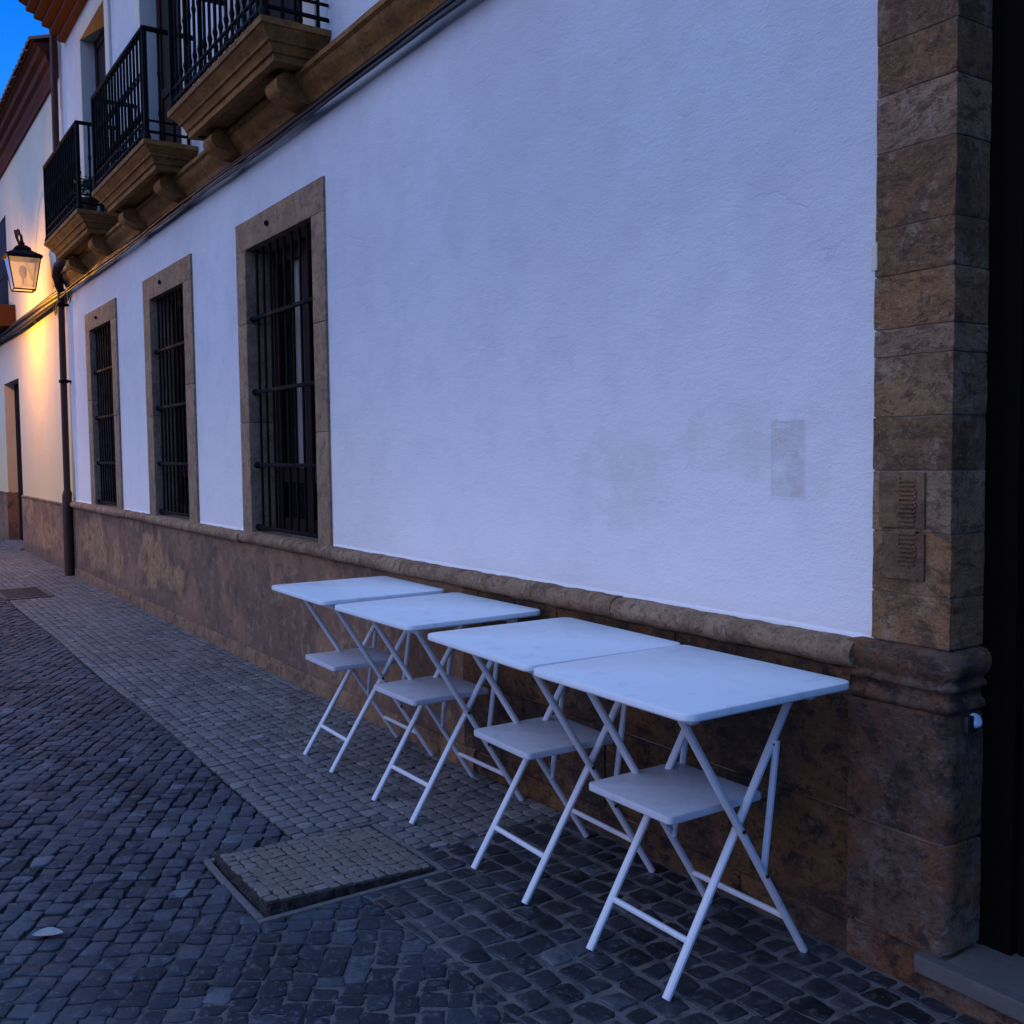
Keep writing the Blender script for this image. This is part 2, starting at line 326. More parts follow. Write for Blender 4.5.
# ------------------------------------------------------------------ ground
def clip(poly, nx, ny, c):
    """keep the side where nx*x+ny*y <= c"""
    out = []
    for i in range(len(poly)):
        a, b = poly[i - 1], poly[i]; da, db = nx * a[0] + ny * a[1] - c, nx * b[0] + ny * b[1] - c
        if (da <= 0) != (db <= 0):
            k = da / (da - db); out.append((a[0] + (b[0] - a[0]) * k, a[1] + (b[1] - a[1]) * k))
        if db <= 0: out.append(b)
    return out
def area(p): return .5 * sum(p[i - 1][0] * p[i][1] - p[i][0] * p[i - 1][1] for i in range(len(p)))
def add_sett(mb, poly, gap, ztop, bev, tilt, rnd, tint, cut=.2, rough=.003):
    if len(poly) < 3: return
    A = area(poly)
    if abs(A) < .0006: return
    if A < 0: poly = poly[::-1]
    cx = sum(p[0] for p in poly) / len(poly); cy = sum(p[1] for p in poly) / len(poly)
    sz = math.sqrt(abs(A)); k0 = 1 - gap / sz
    ring = []
    for i in range(len(poly)):
        a, b = poly[i], poly[(i + 1) % len(poly)]
        if math.hypot(a[0] - b[0], a[1] - b[1]) < .004: continue
        for u in (cut, .5, 1 - cut) if rnd.random() < .6 else (cut, 1 - cut):
            ring.append((a[0] + (b[0] - a[0]) * u + rnd.uniform(-rough, rough), a[1] + (b[1] - a[1]) * u + rnd.uniform(-rough, rough)))
    n = len(ring)
    if n < 5: return
    tx, ty = rnd.uniform(-tilt, tilt), rnd.uniform(-tilt, tilt)
    vs = []
    for kk, z in ((k0, -.03), (k0 * .985, -bev), (k0 * (1 - .55 * bev / sz), -bev * .32), (k0 * (1 - 2.0 * bev / sz), 0), (k0 * .45, bev * .12)):
        for x, y in ring:
            px, py = (x - cx) * kk, (y - cy) * kk
            vs.append((cx + px, cy + py, ztop + z + (px * tx + py * ty) + rnd.uniform(-.0006, .0006)))
    fs = []
    for r in range(4):
        for i in range(n):
            j = (i + 1) % n; fs.append((r * n + i, r * n + j, (r + 1) * n + j, (r + 1) * n + i))
    fs.append(tuple(4 * n + i for i in range(n)))
    mb.add(vs, fs, tint)

rnd = random.Random(3)
COVER = (-3.325, -2.780, -1.240, -.612)          # frame outline x0,x1,y0,y1
YB = -.915                                     # where the pavement strip ends
XB = -2.98                                     # where the pale setts give way to the dark ones
def in_cover(x, y, m=0.0): return COVER[0] - m < x < COVER[1] + m and COVER[2] - m < y < COVER[3] + m
def cut_cover(poly):
    """keep the largest piece of the cell that lies outside the cover frame"""
    best = poly
    xs = [p[0] for p in poly]; ys = [p[1] for p in poly]
    if max(xs) < COVER[0] or min(xs) > COVER[1] or max(ys) < COVER[2] or min(ys) > COVER[3]: return poly
    cand = [clip(poly, 1, 0, COVER[0]), clip(poly, -1, 0, -COVER[1]), clip(poly, 0, 1, COVER[2]), clip(poly, 0, -1, -COVER[3])]
    cand = [c for c in cand if len(c) >= 3]
    return max(cand, key=lambda c: abs(area(c))) if cand else []

def warp2(x, y, a=.02, s=.9):
    v = noise.noise_vector(Vector((x * s, y * s, 0))); return x + v.x * a, y + v.y * a
# road: rows of setts running obliquely across the street
mb = MB(); th = R(149); ux, uy = math.cos(th), math.sin(th); vx, vy = -uy, ux
RW = .066
for row in range(-330, 330):
    w0 = row * RW; s = -30 + rnd.random() * .08
    while s < 30:
        L = rnd.uniform(.052, .086)
        cx, cy = ux * (s + L / 2) + vx * (w0 + RW / 2), uy * (s + L / 2) + vy * (w0 + RW / 2)
        if -15.5 < cx < 1.2 and -3.6 < cy < YB + .07:
            q = []
            for a, b in ((0, 0), (L, 0), (L, RW), (0, RW)):
                px, py = ux * (s + a) + vx * (w0 + b), uy * (s + a) + vy * (w0 + b)
                px, py = warp2(px, py, .05, .55); q.append((px + rnd.uniform(-.0085, .0085), py + rnd.uniform(-.0085, .0085)))
            yb = YB + .012 * math.sin(cx * 2.1)
            q = clip(q, 0, 1, yb)
            if q: q = cut_cover(q)
            if q:
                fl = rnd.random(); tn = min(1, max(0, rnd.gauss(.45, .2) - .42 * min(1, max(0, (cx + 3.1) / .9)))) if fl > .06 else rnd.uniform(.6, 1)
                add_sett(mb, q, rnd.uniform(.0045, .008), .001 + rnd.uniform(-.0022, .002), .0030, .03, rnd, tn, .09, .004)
        s += L
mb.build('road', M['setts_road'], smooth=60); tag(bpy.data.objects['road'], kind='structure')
# pavement: fine pale setts in rows along the wall
mb = MB(); RW = .066; row = 0; y = 0.0
for row in range(15):
    ya = -.0 - row * RW * .93; yb = ya - RW * .93
    if yb < YB - .02: break
    s = -19 + (row * .021) % .07
    while s < XB + .1:
        L = rnd.uniform(.056, .078)
        q = [warp2(px + rnd.uniform(-.003, .003), py + rnd.uniform(-.0025, .0025), .012, 1.1) for px, py in ((s, yb), (s + L, yb), (s + L, ya), (s, ya))]
        q = clip(q, 1, 0, XB + .02 * math.sin(row * 1.9)); q = clip(q, 0, -1, -(YB + .005 + .012 * math.sin(s * 2.1))) if q else q
        if q: q = cut_cover(q)
        if q: add_sett(mb, q, .0048, .003 + rnd.uniform(-.0018, .0018), .0024, .025, rnd, min(1, max(0, rnd.gauss(.5, .22))), .16, .002)
        s += L
pav = mb.build('pavement', M['setts_walk'], smooth=60); tag(pav, kind='structure')
# dark setts with pale joints under the tables and by the doorway
mb = MB(); RW = .086
for row in range(11):
    ya = -.0 - row * RW; yb = ya - RW
    s = XB - .12 + rnd.random() * .09
    while s < 1.8:
        L = rnd.uniform(.070, .108)
        q = [warp2(px + rnd.uniform(-.009, .009), py + rnd.uniform(-.008, .008), .03, 1.3) for px, py in ((s, yb), (s + L, yb), (s + L, ya), (s, ya))]
        q = clip(q, -1, 0, -(XB + .012 + .02 * math.sin(row * 1.9))); q = clip(q, 0, -1, -(YB + .006)) if q else q
        q = clip(q, 0, 1, -.012) if q else q
        if q: q = cut_cover(q)
        if q:
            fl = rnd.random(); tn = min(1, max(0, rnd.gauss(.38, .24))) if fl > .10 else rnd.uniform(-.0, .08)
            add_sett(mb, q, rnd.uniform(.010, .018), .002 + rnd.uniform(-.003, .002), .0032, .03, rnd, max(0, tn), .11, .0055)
        s += L
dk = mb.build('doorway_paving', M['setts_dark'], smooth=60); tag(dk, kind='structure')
# the sheets the setts are bedded in
def sheet(name, x0, x1, y0, y1, z, mat, step=.12, amp=.004, kind='structure'):
    m = MB(); nx = max(1, int((x1 - x0) / step)); ny = max(1, int((y1 - y0) / step))
    vs = []; fs = []
    for j in range(ny + 1):
        for i in range(nx + 1):
            px, py = x0 + (x1 - x0) * i / nx, y0 + (y1 - y0) * j / ny
            vs.append((px, py, (z(px, py) if callable(z) else z) + amp * noise.noise(Vector((px * 14, py * 14, 0)))))
    for j in range(ny):
        for i in range(nx): fs.append((j * (nx + 1) + i, j * (nx + 1) + i + 1, (j + 1) * (nx + 1) + i + 1, (j + 1) * (nx + 1) + i))
    m.add(vs, fs); o = m.build(name, mat, smooth=180); tag(o, kind=kind); return o
sheet('road_bed', -15.5, 1.2, -3.6, YB, lambda a, b: -.0070 + .0050 * min(1, max(0, (a + 3.2) / 1.0)), M['road_bed'], .06, .003)
sheet('pavement_bed', -19, XB, YB, .05, -.0025, M['mortar_walk'], .08, .0015)
sheet('doorway_bed', XB, 1.8, YB, .05, -.0025, M['mortar_pale'], .045, .003)
g = MB(); g.quad((-400, -400, -.04), (400, -400, -.04), (400, 400, -.04), (-400, 400, -.04)); tag(g.build('ground', M['mortar_dark'], smooth=0), kind='structure')

# raised cover with an inlay of small setts
cov = tag(empty('access_cover', (-3.08, -.93, 0)), 'raised square access cover inlaid with small pale setts, one corner lifted above the road', 'access cover')
def cov_part(mb, name, mat, parent=cov, smooth=35):
    o = mb.build(name, mat, parent, smooth); o.matrix_parent_inverse = Matrix.Translation(-Vector(cov.location)); return o
mb = MB(); x0, x1, y0, y1 = COVER; w = .022
def fr_piece(a, b, c, d, sd): mb.box(a, b, c, d, -.03, .004, .004, .5, .0025, 2, sd)
fr_piece(x0, x0 + w, y0, y1, 1); fr_piece(x1 - w, x1, y0, y1, 2)
fr_piece(x0 + w + .001, x1 - w - .001, y0, y0 + w, 3); fr_piece(x0 + w + .001, x1 - w - .001, y1 - w, y1, 4)
cov_part(mb, 'frame', M['concrete'])
sx0, sx1, sy0, sy1 = x0 + w + .008, x1 - w - .008, y0 + w + .008, y1 - w - .008
def ctop(x, y):
    u = (x - sx0) / (sx1 - sx0); v = (y - sy0) / (sy1 - sy0)
    return (1 - v) * ((1 - u) * .026 + u * .041) + v * ((1 - u) * .005 + u * .016)
mb = MB(); n = 44; rough_vs = []; fs = []
rim = [(sx0 + (sx1 - sx0) * i / n, sy0) for i in range(n)] + [(sx1, sy0 + (sy1 - sy0) * i / n) for i in range(n)] + [(sx1 - (sx1 - sx0) * i / n, sy1) for i in range(n)] + [(sx0, sy1 - (sy1 - sy0) * i / n) for i in range(n)]
lev = 6
for k in range(lev):
    for (px, py) in rim:
        z = -.03 + (ctop(px, py) - .004 + .03) * k / (lev - 1)
        d = noise.noise_vector(Vector((px, py, z)) * 60) * (.012 if 0 < k < lev - 1 else .003)
        rough_vs.append((px + d.x, py + d.y, z + d.z * .4))
m = len(rim)
for k in range(lev - 1):
    for i in range(m): fs.append((k * m + i, k * m + (i + 1) % m, (k + 1) * m + (i + 1) % m, (k + 1) * m + i))
fs.append(tuple((lev - 1) * m + i for i in range(m)))
mb.add(rough_vs, fs); slab = cov_part(mb, 'slab', M['rubble'], smooth=50)
mb = MB(); nx, ny = 11, 14; rc = random.Random(5)
bx0, bx1, by0, by1 = sx0 + .008, sx1 - .008, sy0 + .008, sy1 - .008
for i in range(nx):
    for j in range(ny):
        a, b = bx0 + (bx1 - bx0) * i / nx, bx0 + (bx1 - bx0) * (i + 1) / nx; c, d = by0 + (by1 - by0) * j / ny, by0 + (by1 - by0) * (j + 1) / ny
        of = .2 * (b - a) * ((j % 2) - .5)
        q = [(px + of + rc.uniform(-.0035, .0035), py + rc.uniform(-.004, .004)) for px, py in ((a, c), (b, c), (b, d), (a, d))]
        q = clip(clip(q, 1, 0, bx1), -1, 0, -bx0)
        z = ctop((a + b) / 2, (c + d) / 2)
        if j == 0 or i == nx - 1: z -= rc.choice((0, 0, .002, .005)); q = [(px + rc.uniform(-.006, .004), py + rc.uniform(-.004, .006)) for px, py in q]
        k0 = len(mb.v); add_sett(mb, q, rc.uniform(.0010, .0026), z + rc.uniform(-.0008, .0008), .0013, .012, rc, min(1, max(0, rc.gauss(.5, .14))), .15, .0015)
        for k in range(k0, len(mb.v)):
            v = mb.v[k]; mb.v[k] = (v[0], v[1], max(v[2] + ctop(v[0], v[1]) - z, -.02))
cov_part(mb, 'sett_inlay', M['cover'], smooth=60)

# ------------------------------------------------------------------ the whitewashed house
house = tag(empty('whitewashed_house', (-6, 0, 0)), 'long whitewashed house with barred stone-framed windows, three iron balconies and a dark doorway', 'house')
HINV = Matrix.Translation(Vector((6, 0, 0)))
def hp(mb, name, mat, parent=house, smooth=35):
    o = mb.build(name, mat, parent, smooth)
    if parent is house: o.matrix_parent_inverse = HINV
    return o
WX0, WX1 = -12.28, -1.640
WINS = [(-5.81, .71, .54), (-8.235, .70, .49), (-10.655, .70, .49)]        # centre, half outer, half inner
UPS = [-5.835, -8.16, -10.5]
YW = .022
def wall_grid(mb, x0, x1, z0, z1, y, holes):
    xs = sorted({x0, x1, *[h[0] for h in holes], *[h[1] for h in holes]}); zs = sorted({z0, z1, *[h[2] for h in holes], *[h[3] for h in holes]})
    for i in range(len(xs) - 1):
        for j in range(len(zs) - 1):
            cx, cz = (xs[i] + xs[i + 1]) / 2, (zs[j] + zs[j + 1]) / 2
            if any(h[0] < cx < h[1] and h[2] < cz < h[3] for h in holes): continue
            mb.quad((xs[i], y, zs[j]), (xs[i + 1], y, zs[j]), (xs[i + 1], y, zs[j + 1]), (xs[i], y, zs[j + 1]))
mb = MB()
holes = [(c - hi - .05, c + hi + .05, .80, 2.69) for c, ho, hi in WINS] + [(c - .56, c + .56, 3.50, 5.56) for c in UPS]
wall_grid(mb, WX0, 3.2, .75, 6.3, YW, [*holes, (-1.60, .55, .75, 3.2)])
mb.quad((WX0, YW, 0), (WX0, .6, 0), (WX0, .6, 6.3), (WX0, YW, 6.3))
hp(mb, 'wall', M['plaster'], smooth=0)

# dado: big squared blocks near the doorway, old stained render further along
mb = MB(); rb = random.Random(11)
def blocks(z0, z1, xs, off):
    for i in range(len(xs) - 1):
        mb.box(xs[i] + .002, xs[i + 1] - .002, off + rb.uniform(-.002, .002), .12, z0 + .002, z1 - .002, .005, rb.uniform(.3, .85), .0045, 7, rb.random() * 50, 7)
blocks(-.02, .085, [-3.7, -3.12, -2.52, -2.10, -1.706], .002)
blocks(.085, .385, [-3.7, -3.25, -2.74, -2.14, -1.706], .004)
blocks(.385, .775, [-3.7, -3.02, -2.38, -1.706], .003)
hp(mb, 'stone_dado', M['dado'])
mb = MB(); mb.box(-3.705, -1.704, .0125, .10, -.02, .775, 0)
hp(mb, 'dado_joints', M['mortar'])
mb = MB(); vs = []; fs = []; nx, nz = 170, 16; xa, xb = WX0, -3.703
for j in range(nz + 1):
    for i in range(nx + 1):
        x = xa + (xb - xa) * i / nx; z = -.02 + .80 * j / nz; p = Vector((x * 2.2, 0, z * 3.5))
        vs.append((x, .004 - .006 * noise.noise(p) - .003 * noise.noise(p * 3), z))
for j in range(nz):
    for i in range(nx): fs.append((j * (nx + 1) + i, j * (nx + 1) + i + 1, (j + 1) * (nx + 1) + i + 1, (j + 1) * (nx + 1) + i))
mb.add(vs, fs); hp(mb, 'rendered_dado', M['dado_old'], smooth=180)
mb = MB(); mb.extrude_x([(.05, -.02), (-.018, -.02), (-.016, .078), (-.008, .092), (.05, .094)], WX0, -3.6, .07, .5, .006, True, True, 6)
hp(mb, 'plinth', M['plinth'])
# half-round moulding on top of the dado, laid in separate lengths
mb = MB(); x = WX0; k = 0; tor = [(.05, .775), (-.004, .775), (-.020, .780), (-.036, .792), (-.043, .810), (-.040, .828), (-.028, .842), (-.008, .850), (.05, .853)]
rb = random.Random(4)
ends = [-12.28, -11.30, -10.0, -8.92, -7.60, -6.50, -5.08, -4.2, -3.45, -2.65, -1.675]
for i in range(len(ends) - 1):
    dz, dy = rb.uniform(-.003, .003), rb.uniform(-.003, .003)
    mb.extrude_x([(y + dy * (y < .04), z + dz) for y, z in tor], ends[i] + .002, ends[i + 1] - .002, .03, rb.uniform(.3, .7), .0055, True, True, 13, i * 7.3)
hp(mb, 'dado_moulding', M['torus'], smooth=60)

# thick lip of limewash where the plaster meets the moulding
for a, b in ((-5.09, -1.655), (-7.525, -6.53), (-9.945, -8.945), (-12.26, -11.365)):
    mb = MB(); mb.extrude_x([(.03, .842), (.0165, .843), (.0155, .849), (.0175, .856), (.0214, .864), (.03, .866)], a, b, .018, .5, .0024, True, True, 17)
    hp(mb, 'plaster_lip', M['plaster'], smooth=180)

# windows with iron grilles
for wi, (c, ho, hi) in enumerate(WINS):
    zb, zt, zti = .845, 2.825, 2.645
    mb = MB(); yf = .006; D = .24
    rs = random.Random(wi)
    def pc(a, b, z0, z1): mb.box(a, b, yf + rs.uniform(-.001, .001), D, z0, z1, .004, rs.uniform(.38, .62), .0012, 3, rs.random() * 30, 11)
    for s in (-1, 1):
        a, b = sorted((c + s * ho, c + s * hi))
        zz = [zb, zb + rs.uniform(.5, .75), zb + rs.uniform(1.15, 1.4), zti] if wi == 0 else [zb, zb + rs.uniform(.8, 1.1), zti]
        for i in range(len(zz) - 1): pc(a, b, zz[i] + .0012, zz[i + 1] - .0012)
    pc(c - ho, c + ho, zti, zt)
    mb.box(c - hi, c + hi, -.012, D, .818, .852, .006, .5, .002, 3, 5)
    win = hp(mb, 'window', M['surround'])
    b = MB(); b.lathe([(.001, 0), (.016, .002), (.018, .01), (.010, .02), (.001, .022)], (c - .12, yf, 2.735), 12, M=Matrix.Rotation(R(90), 3, 'X')); b.build('iron_stud', M['iron'], win)
    nb = 9
    for i in range(nb):
        x = c - hi + .06 + (2 * hi - .12) * i / (nb - 1); b = MB()
        b.tube([(x, .062, .872), (x, .062, zti + .02)], .0085, 8); b.build('grille_bar', M['iron'], win)
    for z in (2.215, 1.75, 1.285, .885):
        b = MB(); b.box(c - hi - .0, c + hi + .0, .040, .058, z - .012, z + .012, .004); b.lathe([(.02, 0), (.022, .012), (.014, .03)], (c - hi + .0, .049, z), 10, M=Matrix.Rotation(R(90), 3, 'Y')); b.build('cross_bar', M['iron'], win)
    b = MB(); yy = .185
    for s in (-1, 0, 1): b.box(c + s * (hi - .045) - .04, c + s * (hi - .045) + .04, yy, yy + .04, .853, zti, .004)
    for z in (.90, 1.22, 2.60): b.box(c - hi + .086, c - .041, yy + .002, yy + .036, z - .045, z + .045); b.box(c + .041, c + hi - .086, yy + .002, yy + .036, z - .045, z + .045)
    cf = b.build('casement', M['shutter'], win)
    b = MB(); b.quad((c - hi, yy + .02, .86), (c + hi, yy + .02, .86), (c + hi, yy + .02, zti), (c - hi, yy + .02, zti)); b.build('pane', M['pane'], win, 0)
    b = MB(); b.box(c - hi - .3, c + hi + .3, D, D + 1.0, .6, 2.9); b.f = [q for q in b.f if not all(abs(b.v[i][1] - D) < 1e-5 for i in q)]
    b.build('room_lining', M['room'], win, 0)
    if wi == 0:
        b = MB(); n = 60; vs = []; fs = []
        for j, z in enumerate((1.2, 2.62)):
            for i in range(n + 1):
                x = c - .33 + .25 * i / n; vs.append((x, .245 + .022 * math.sin(i * .9) + .01 * math.sin(i * .37), z))
        for i in range(n): fs.append((i, i + 1, n + 2 + i, n + 1 + i))
        b.add(vs, fs); b.build('curtain', M['curtain'], win, 180)

# string course under the balconies and the eave
mb = MB(); mb.extrude_x([(.05, 3.225), (-.012, 3.225), (-.020, 3.245), (-.030, 3.262), (-.060, 3.285), (-.078, 3.315), (-.080, 3.330), (-.100, 3.340), (-.100, 3.365), (.05, 3.385)], -12.2, 3.0, .2, .5, .003, True, True, 3)
hp(mb, 'string_course', M['cornice'])
mb = MB(); prof = [(.02, 5.80)]
for i in range(5):
    y = -.02 - .075 * i; z = 5.80 + .062 * i; prof += [(y, z), (y - .028, z + .004), (y - .034, z + .030), (y - .020, z + .05)]
prof += [(-.42, 6.14), (-.42, 6.2), (.02, 6.3)]
mb.extrude_x(prof, -11.95, 3.0, .2, .5, .004, True, True, 4); hp(mb, 'eave', M['redwood'])

# upper French windows
for c in UPS:
    mb = MB()
    for s in (-1, 1):
        a, b = sorted((c + s * .70, c + s * .54)); mb.box(a, b, -.004, .22, 3.40, 5.52, .004)
    mb.box(c - .70, c + .70, -.004, .22, 5.522, 5.68, .004)
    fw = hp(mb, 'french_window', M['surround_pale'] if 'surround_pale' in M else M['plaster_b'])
    for s in (-1, 1):
        a, b = sorted((c + s * .535, c + s * .003)); d = MB()
        d.box(a, a + .09, .13, .17, 3.54, 5.52, .003); d.box(b - .09, b, .13, .17, 3.54, 5.52, .003)
        for z0, z1 in ((3.54, 3.64), (4.25, 4.33), (5.42, 5.52)): d.box(a + .091, b - .091, .132, .168, z0, z1, .003)
        d.box(a + .085, b - .085, .145, .16, 3.63, 5.43); d.build('door_leaf', M['shutter'], fw)

# balconies
def rounded(path, r, n=4): return path
slab_prof = [(0.0, 3.362), (0.0, 3.398), (.014, 3.402), (.018, 3.420), (.032, 3.440), (.046, 3.444), (.048, 3.458), (.058, 3.468), (.080, 3.490), (.088, 3.500), (.100, 3.503), (.102, 3.534)]
for bi, c in enumerate(UPS):
    hw = .86
    mb = MB(); path = [(c - hw + .1, .02), (c - hw + .1, -.255), (c + hw - .1, -.255), (c + hw - .1, .02)]
    mb.sweep(path, slab_prof, .5)
    x0, x1 = c - hw - .0, c + hw + .0
    mb.quad((c - hw - .002, .02, 3.534), (c + hw + .002, .02, 3.534), (c + hw + .002, -.357, 3.534), (c - hw - .002, -.357, 3.534))
    # soffit with a sunk panel
    a0, a1, b0 = c - hw + .1, c + hw - .1, -.255
    mb.quad((a0, b0, 3.362), (a1, b0, 3.362), (a1, b0 + .04, 3.362), (a0, b0 + .04, 3.362))
    mb.quad((a0, b0 + .04, 3.362), (a0 + .05, b0 + .04, 3.362), (a0 + .05, .02, 3.362), (a0, .02, 3.362)); mb.quad((a1 - .05, b0 + .04, 3.362), (a1, b0 + .04, 3.362), (a1, .02, 3.362), (a1 - .05, .02, 3.362))
    mb.quad((a0 + .05, b0 + .04, 3.378), (a1 - .05, b0 + .04, 3.378), (a1 - .05, .02, 3.378), (a0 + .05, .02, 3.378))
    mb.quad((a0 + .05, b0 + .04, 3.362), (a1 - .05, b0 + .04, 3.362), (a1 - .05, b0 + .04, 3.378), (a0 + .05, b0 + .04, 3.378))
    bal = hp(mb, 'balcony', M['cornice'])
    for s in (-1, 1):
        b = MB(); pr = [(.02, 3.215), (-.03, 3.215), (-.075, 3.222)]
        for k in range(9):
            t = R(-70 + 21 * k); pr.append((-.150 - .050 * math.cos(t), 3.302 + .052 * math.sin(t)))
        pr += [(-.16, 3.362), (.02, 3.362)]
        xc = c + s * .56
        b.extrude_x(pr, xc - .085, xc + .085, .07, .5, .0015, True, True, 9)
        b.build('corbel', M['cornice'], bal)
    yF, xL, xR, zt = -.325, c - hw + .03, c + hw - .03, 4.29
    def bar(name, pts, r, flat=1.0):
        b = MB(); b.tube(pts, r, 8, flat=flat); return b.build(name, M['iron'], bal)
    def railbox(name, z0, z1, w):
        b = MB(); b.box(xL - w, xR + w, yF - w, yF + w, z0, z1, .003); b.box(xL - w, xL + w, yF + w + .0005, .02, z0, z1, .003); b.box(xR - w, xR + w, yF + w + .0005, .02, z0, z1, .003); return b
    railbox('h', zt - .014, zt + .012, .018).build('handrail', M['iron'], bal)
    lr = railbox('h', 3.585, 3.603, .009)
    for s in range(14):
        x = xL + (xR - xL) * (s + .5) / 14
        lr.tube([(x + .032 * math.cos(a), yF, 3.634 + .024 * math.sin(a)) for a in [R(30 * k) for k in range(13)]], .004, 5, cap=False)
    b2 = railbox('h', 3.662, 3.676, .008); lr.add(b2.v, b2.f); lr.build('lower_rail', M['iron'], bal)
    for (px, py) in ((xL, yF), (xR, yF)):
        b = MB(); b.box(px - .016, px + .016, py - .016, py + .016, 3.535, zt - .015, .003)
        b.lathe([(.026, 0), (.030, .02), (.020, .05), (.017, .06)], (px, py, 3.535), 10); b.build('corner_post', M['iron'], bal)
    def baluster(px, py):
        b = MB(); r = .0098
        b.lathe([(r, 3.545), (.013, 3.56), (r, 3.60), (r, 3.70), (.014, 3.715), (.016, 3.73), (.012, 3.745), (r, 3.76), (r, 3.97), (.013, 3.985), (.015, 4.0), (.011, 4.012), (r, 4.03), (r, zt - .014)], (px, py, 0), 8)
        b.build('baluster', M['iron'], bal)
    nf = 17
    for i in range(1, nf): baluster(xL + (xR - xL) * i / nf, yF)
    for xx in (xL, xR):
        for i in (1, 2, 3): baluster(xx, yF + (.0 - yF) * i / 3.4)

# stone pilaster beside the doorway
mb = MB(); zs = [.860, .985, 1.14, 1.293, 1.426, 1.576, 1.644, 1.777, 1.894, 2.08, 2.22, 2.345, 2.50, 2.66, 2.83, 3.0, 3.19]
rp = random.Random(21)
for i in range(len(zs) - 1):
    mb.box(-1.645 + rp.uniform(-.001, .001), -1.425 + rp.uniform(-.001, .001), .006 + rp.uniform(-.001, .001), .16, zs[i] + .0012, zs[i + 1] - .0012, .0028, rp.uniform(.15, .85), .0020, 7, rp.random() * 40, 12)
shaft = hp(mb, 'door_pilaster', M['pilaster'])
mb = MB(); mb.box(-1.641, -1.4285, .0098, .155, .86, 3.19, 0); mb.build('mortar_core', M['mortar'], shaft)
mb = MB(); mb.box(-1.700, -1.436, .009, .155, -.02, .73, .02); mb.build('pedestal_core', M['mortar'], shaft)
def arc_path(r):
    p = [(-1.672, .06), (-1.672, 0.0)]
    p = [(-1.706, .0), (-1.60, 0.0), (-1.52, 0.0)]
    for k in range(7):
        a = R(-90 + 15 * k); p.append((-1.425 - r + r * math.cos(a), r + r * math.sin(a)))
    return p + [(-1.425, .08), (-1.425, .16)]
def dense(p, st=.02):
    out = [p[0]]
    for a, b in zip(p, p[1:]):
        n = max(1, int(math.hypot(b[0] - a[0], b[1] - a[1]) / st))
        out += [(a[0] + (b[0] - a[0]) * i / n, a[1] + (b[1] - a[1]) * i / n) for i in range(1, n + 1)]
    return out
mb = MB()
for za, zb_, sd, tn in ((-.02, .0985, 1, .6), (.103, .375, 2, .45), (.380, .715, 3, .6)):
    pr = [(-.004, za), (.003, za + .004)] + [(.004, za + (zb_ - za) * k / 12) for k in range(1, 12)] + ([(.003, zb_ - .003), (-.004, zb_)] if zb_ < .7 else [(.002, .695), (-.006, .708), (-.02, .716)])
    mb.sweep(dense(arc_path(.035)), pr, tn, .004, 9, seed=sd)
ped = mb.build('pedestal', M['pedestal'], shaft, 50)
mb = MB(); path = dense([(-1.694, .05), (-1.694, .0)] + arc_path(.02)[1:])
pr = [(-.02, .700), (.003, .703), (.010, .710), (.012, .718), (.009, .726), (.001, .732), (-.004, .740), (-.003, .752), (.006, .757), (.014, .760), (.017, .767), (.014, .774), (.006, .778), (.006, .784), (.014, .790), (.024, .800), (.030, .814), (.031, .830), (.026, .844), (.016, .852), (-.02, .858)]
mb.sweep(path, [(p * .78, z) for p, z in pr], .5, .0030, 12, seed=9); mb.build('base_moulding', M['pedestal'], shaft, 60)
# worn carved inscription, too weathered to read
mb = MB(); mb.box(-1.622, -1.492, -.001, .02, 1.150, 1.289, .003, .55, .0012, 4, 3); mb.box(-1.612, -1.492, -.0012, .02, 1.022, 1.138, .003, .6, .0012, 4, 8)
plq = mb.build('carved_plaque', M['plaque'], shaft)
mb = MB(); z = 1.058; rq = random.Random(2)
while z < 1.272:
    if not (1.136 < z < 1.152):
        l = rq.uniform(.0, .006); mb.box(-1.566 + l, -1.512 - rq.uniform(0, .006), -.0055, .004, z, z + .0048, .0012)
        if rq.random() < .75:
            xx = rq.choice((-1.566, -1.518)); mb.box(xx, xx + .006, -.0050, .004, z + .0049, z + .0108, .0008)
        if rq.random() < .3: mb.box(-1.543, -1.537, -.0048, .004, z + .0049, z + .0108, .0008)
    z += .0109
mb.build('carved_letters', M['plaque'], plq)
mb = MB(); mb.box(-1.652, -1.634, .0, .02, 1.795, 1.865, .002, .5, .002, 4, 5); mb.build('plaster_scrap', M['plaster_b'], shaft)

# doorway and step
mb = MB(); mb.box(-1.445, -1.34, .145, .22, .10, 3.2, .006); mb.box(-1.338, -1.28, .165, .24, .10, 3.2, .01); mb.box(-1.278, -1.262, .18, .24, .10, 3.2, .004)
mb.box(-1.26, .30, .20, .25, .10, 3.2, 0)
for i in range(3):
    for z0, z1 in ((.2, .75), (.85, 1.6), (1.7, 2.4), (2.5, 3.1)):
        a = -1.20 + .5 * i; mb.box(a, a + .40, .185, .205, z0, z1, .012); mb.box(a + .06, a + .34, .172, .19, z0 + .06, z1 - .06, .012)
door = hp(mb, 'door', M['darkwood'])
mb = MB(); mb.box(-1.425, .6, .02, .4, 3.2, 3.5, .01); hp(mb, 'lintel', M['pilaster'])
mb = MB(); mb.box(-1.483, .45, -.036, -.004, .056, .102, .007, .5, .0025, 5, 2); mb.box(-1.418, .45, -.0038, .20, .056, .1015, .003, .5, .001, 5, 2); hp(mb, 'door_step', M['step'])
mb = MB(); mb.box(-1.468, .44, -.012, .2, -.02, .0555, .004, .4, .003, 6, 4); hp(mb, 'step_riser', M['pedestal'])

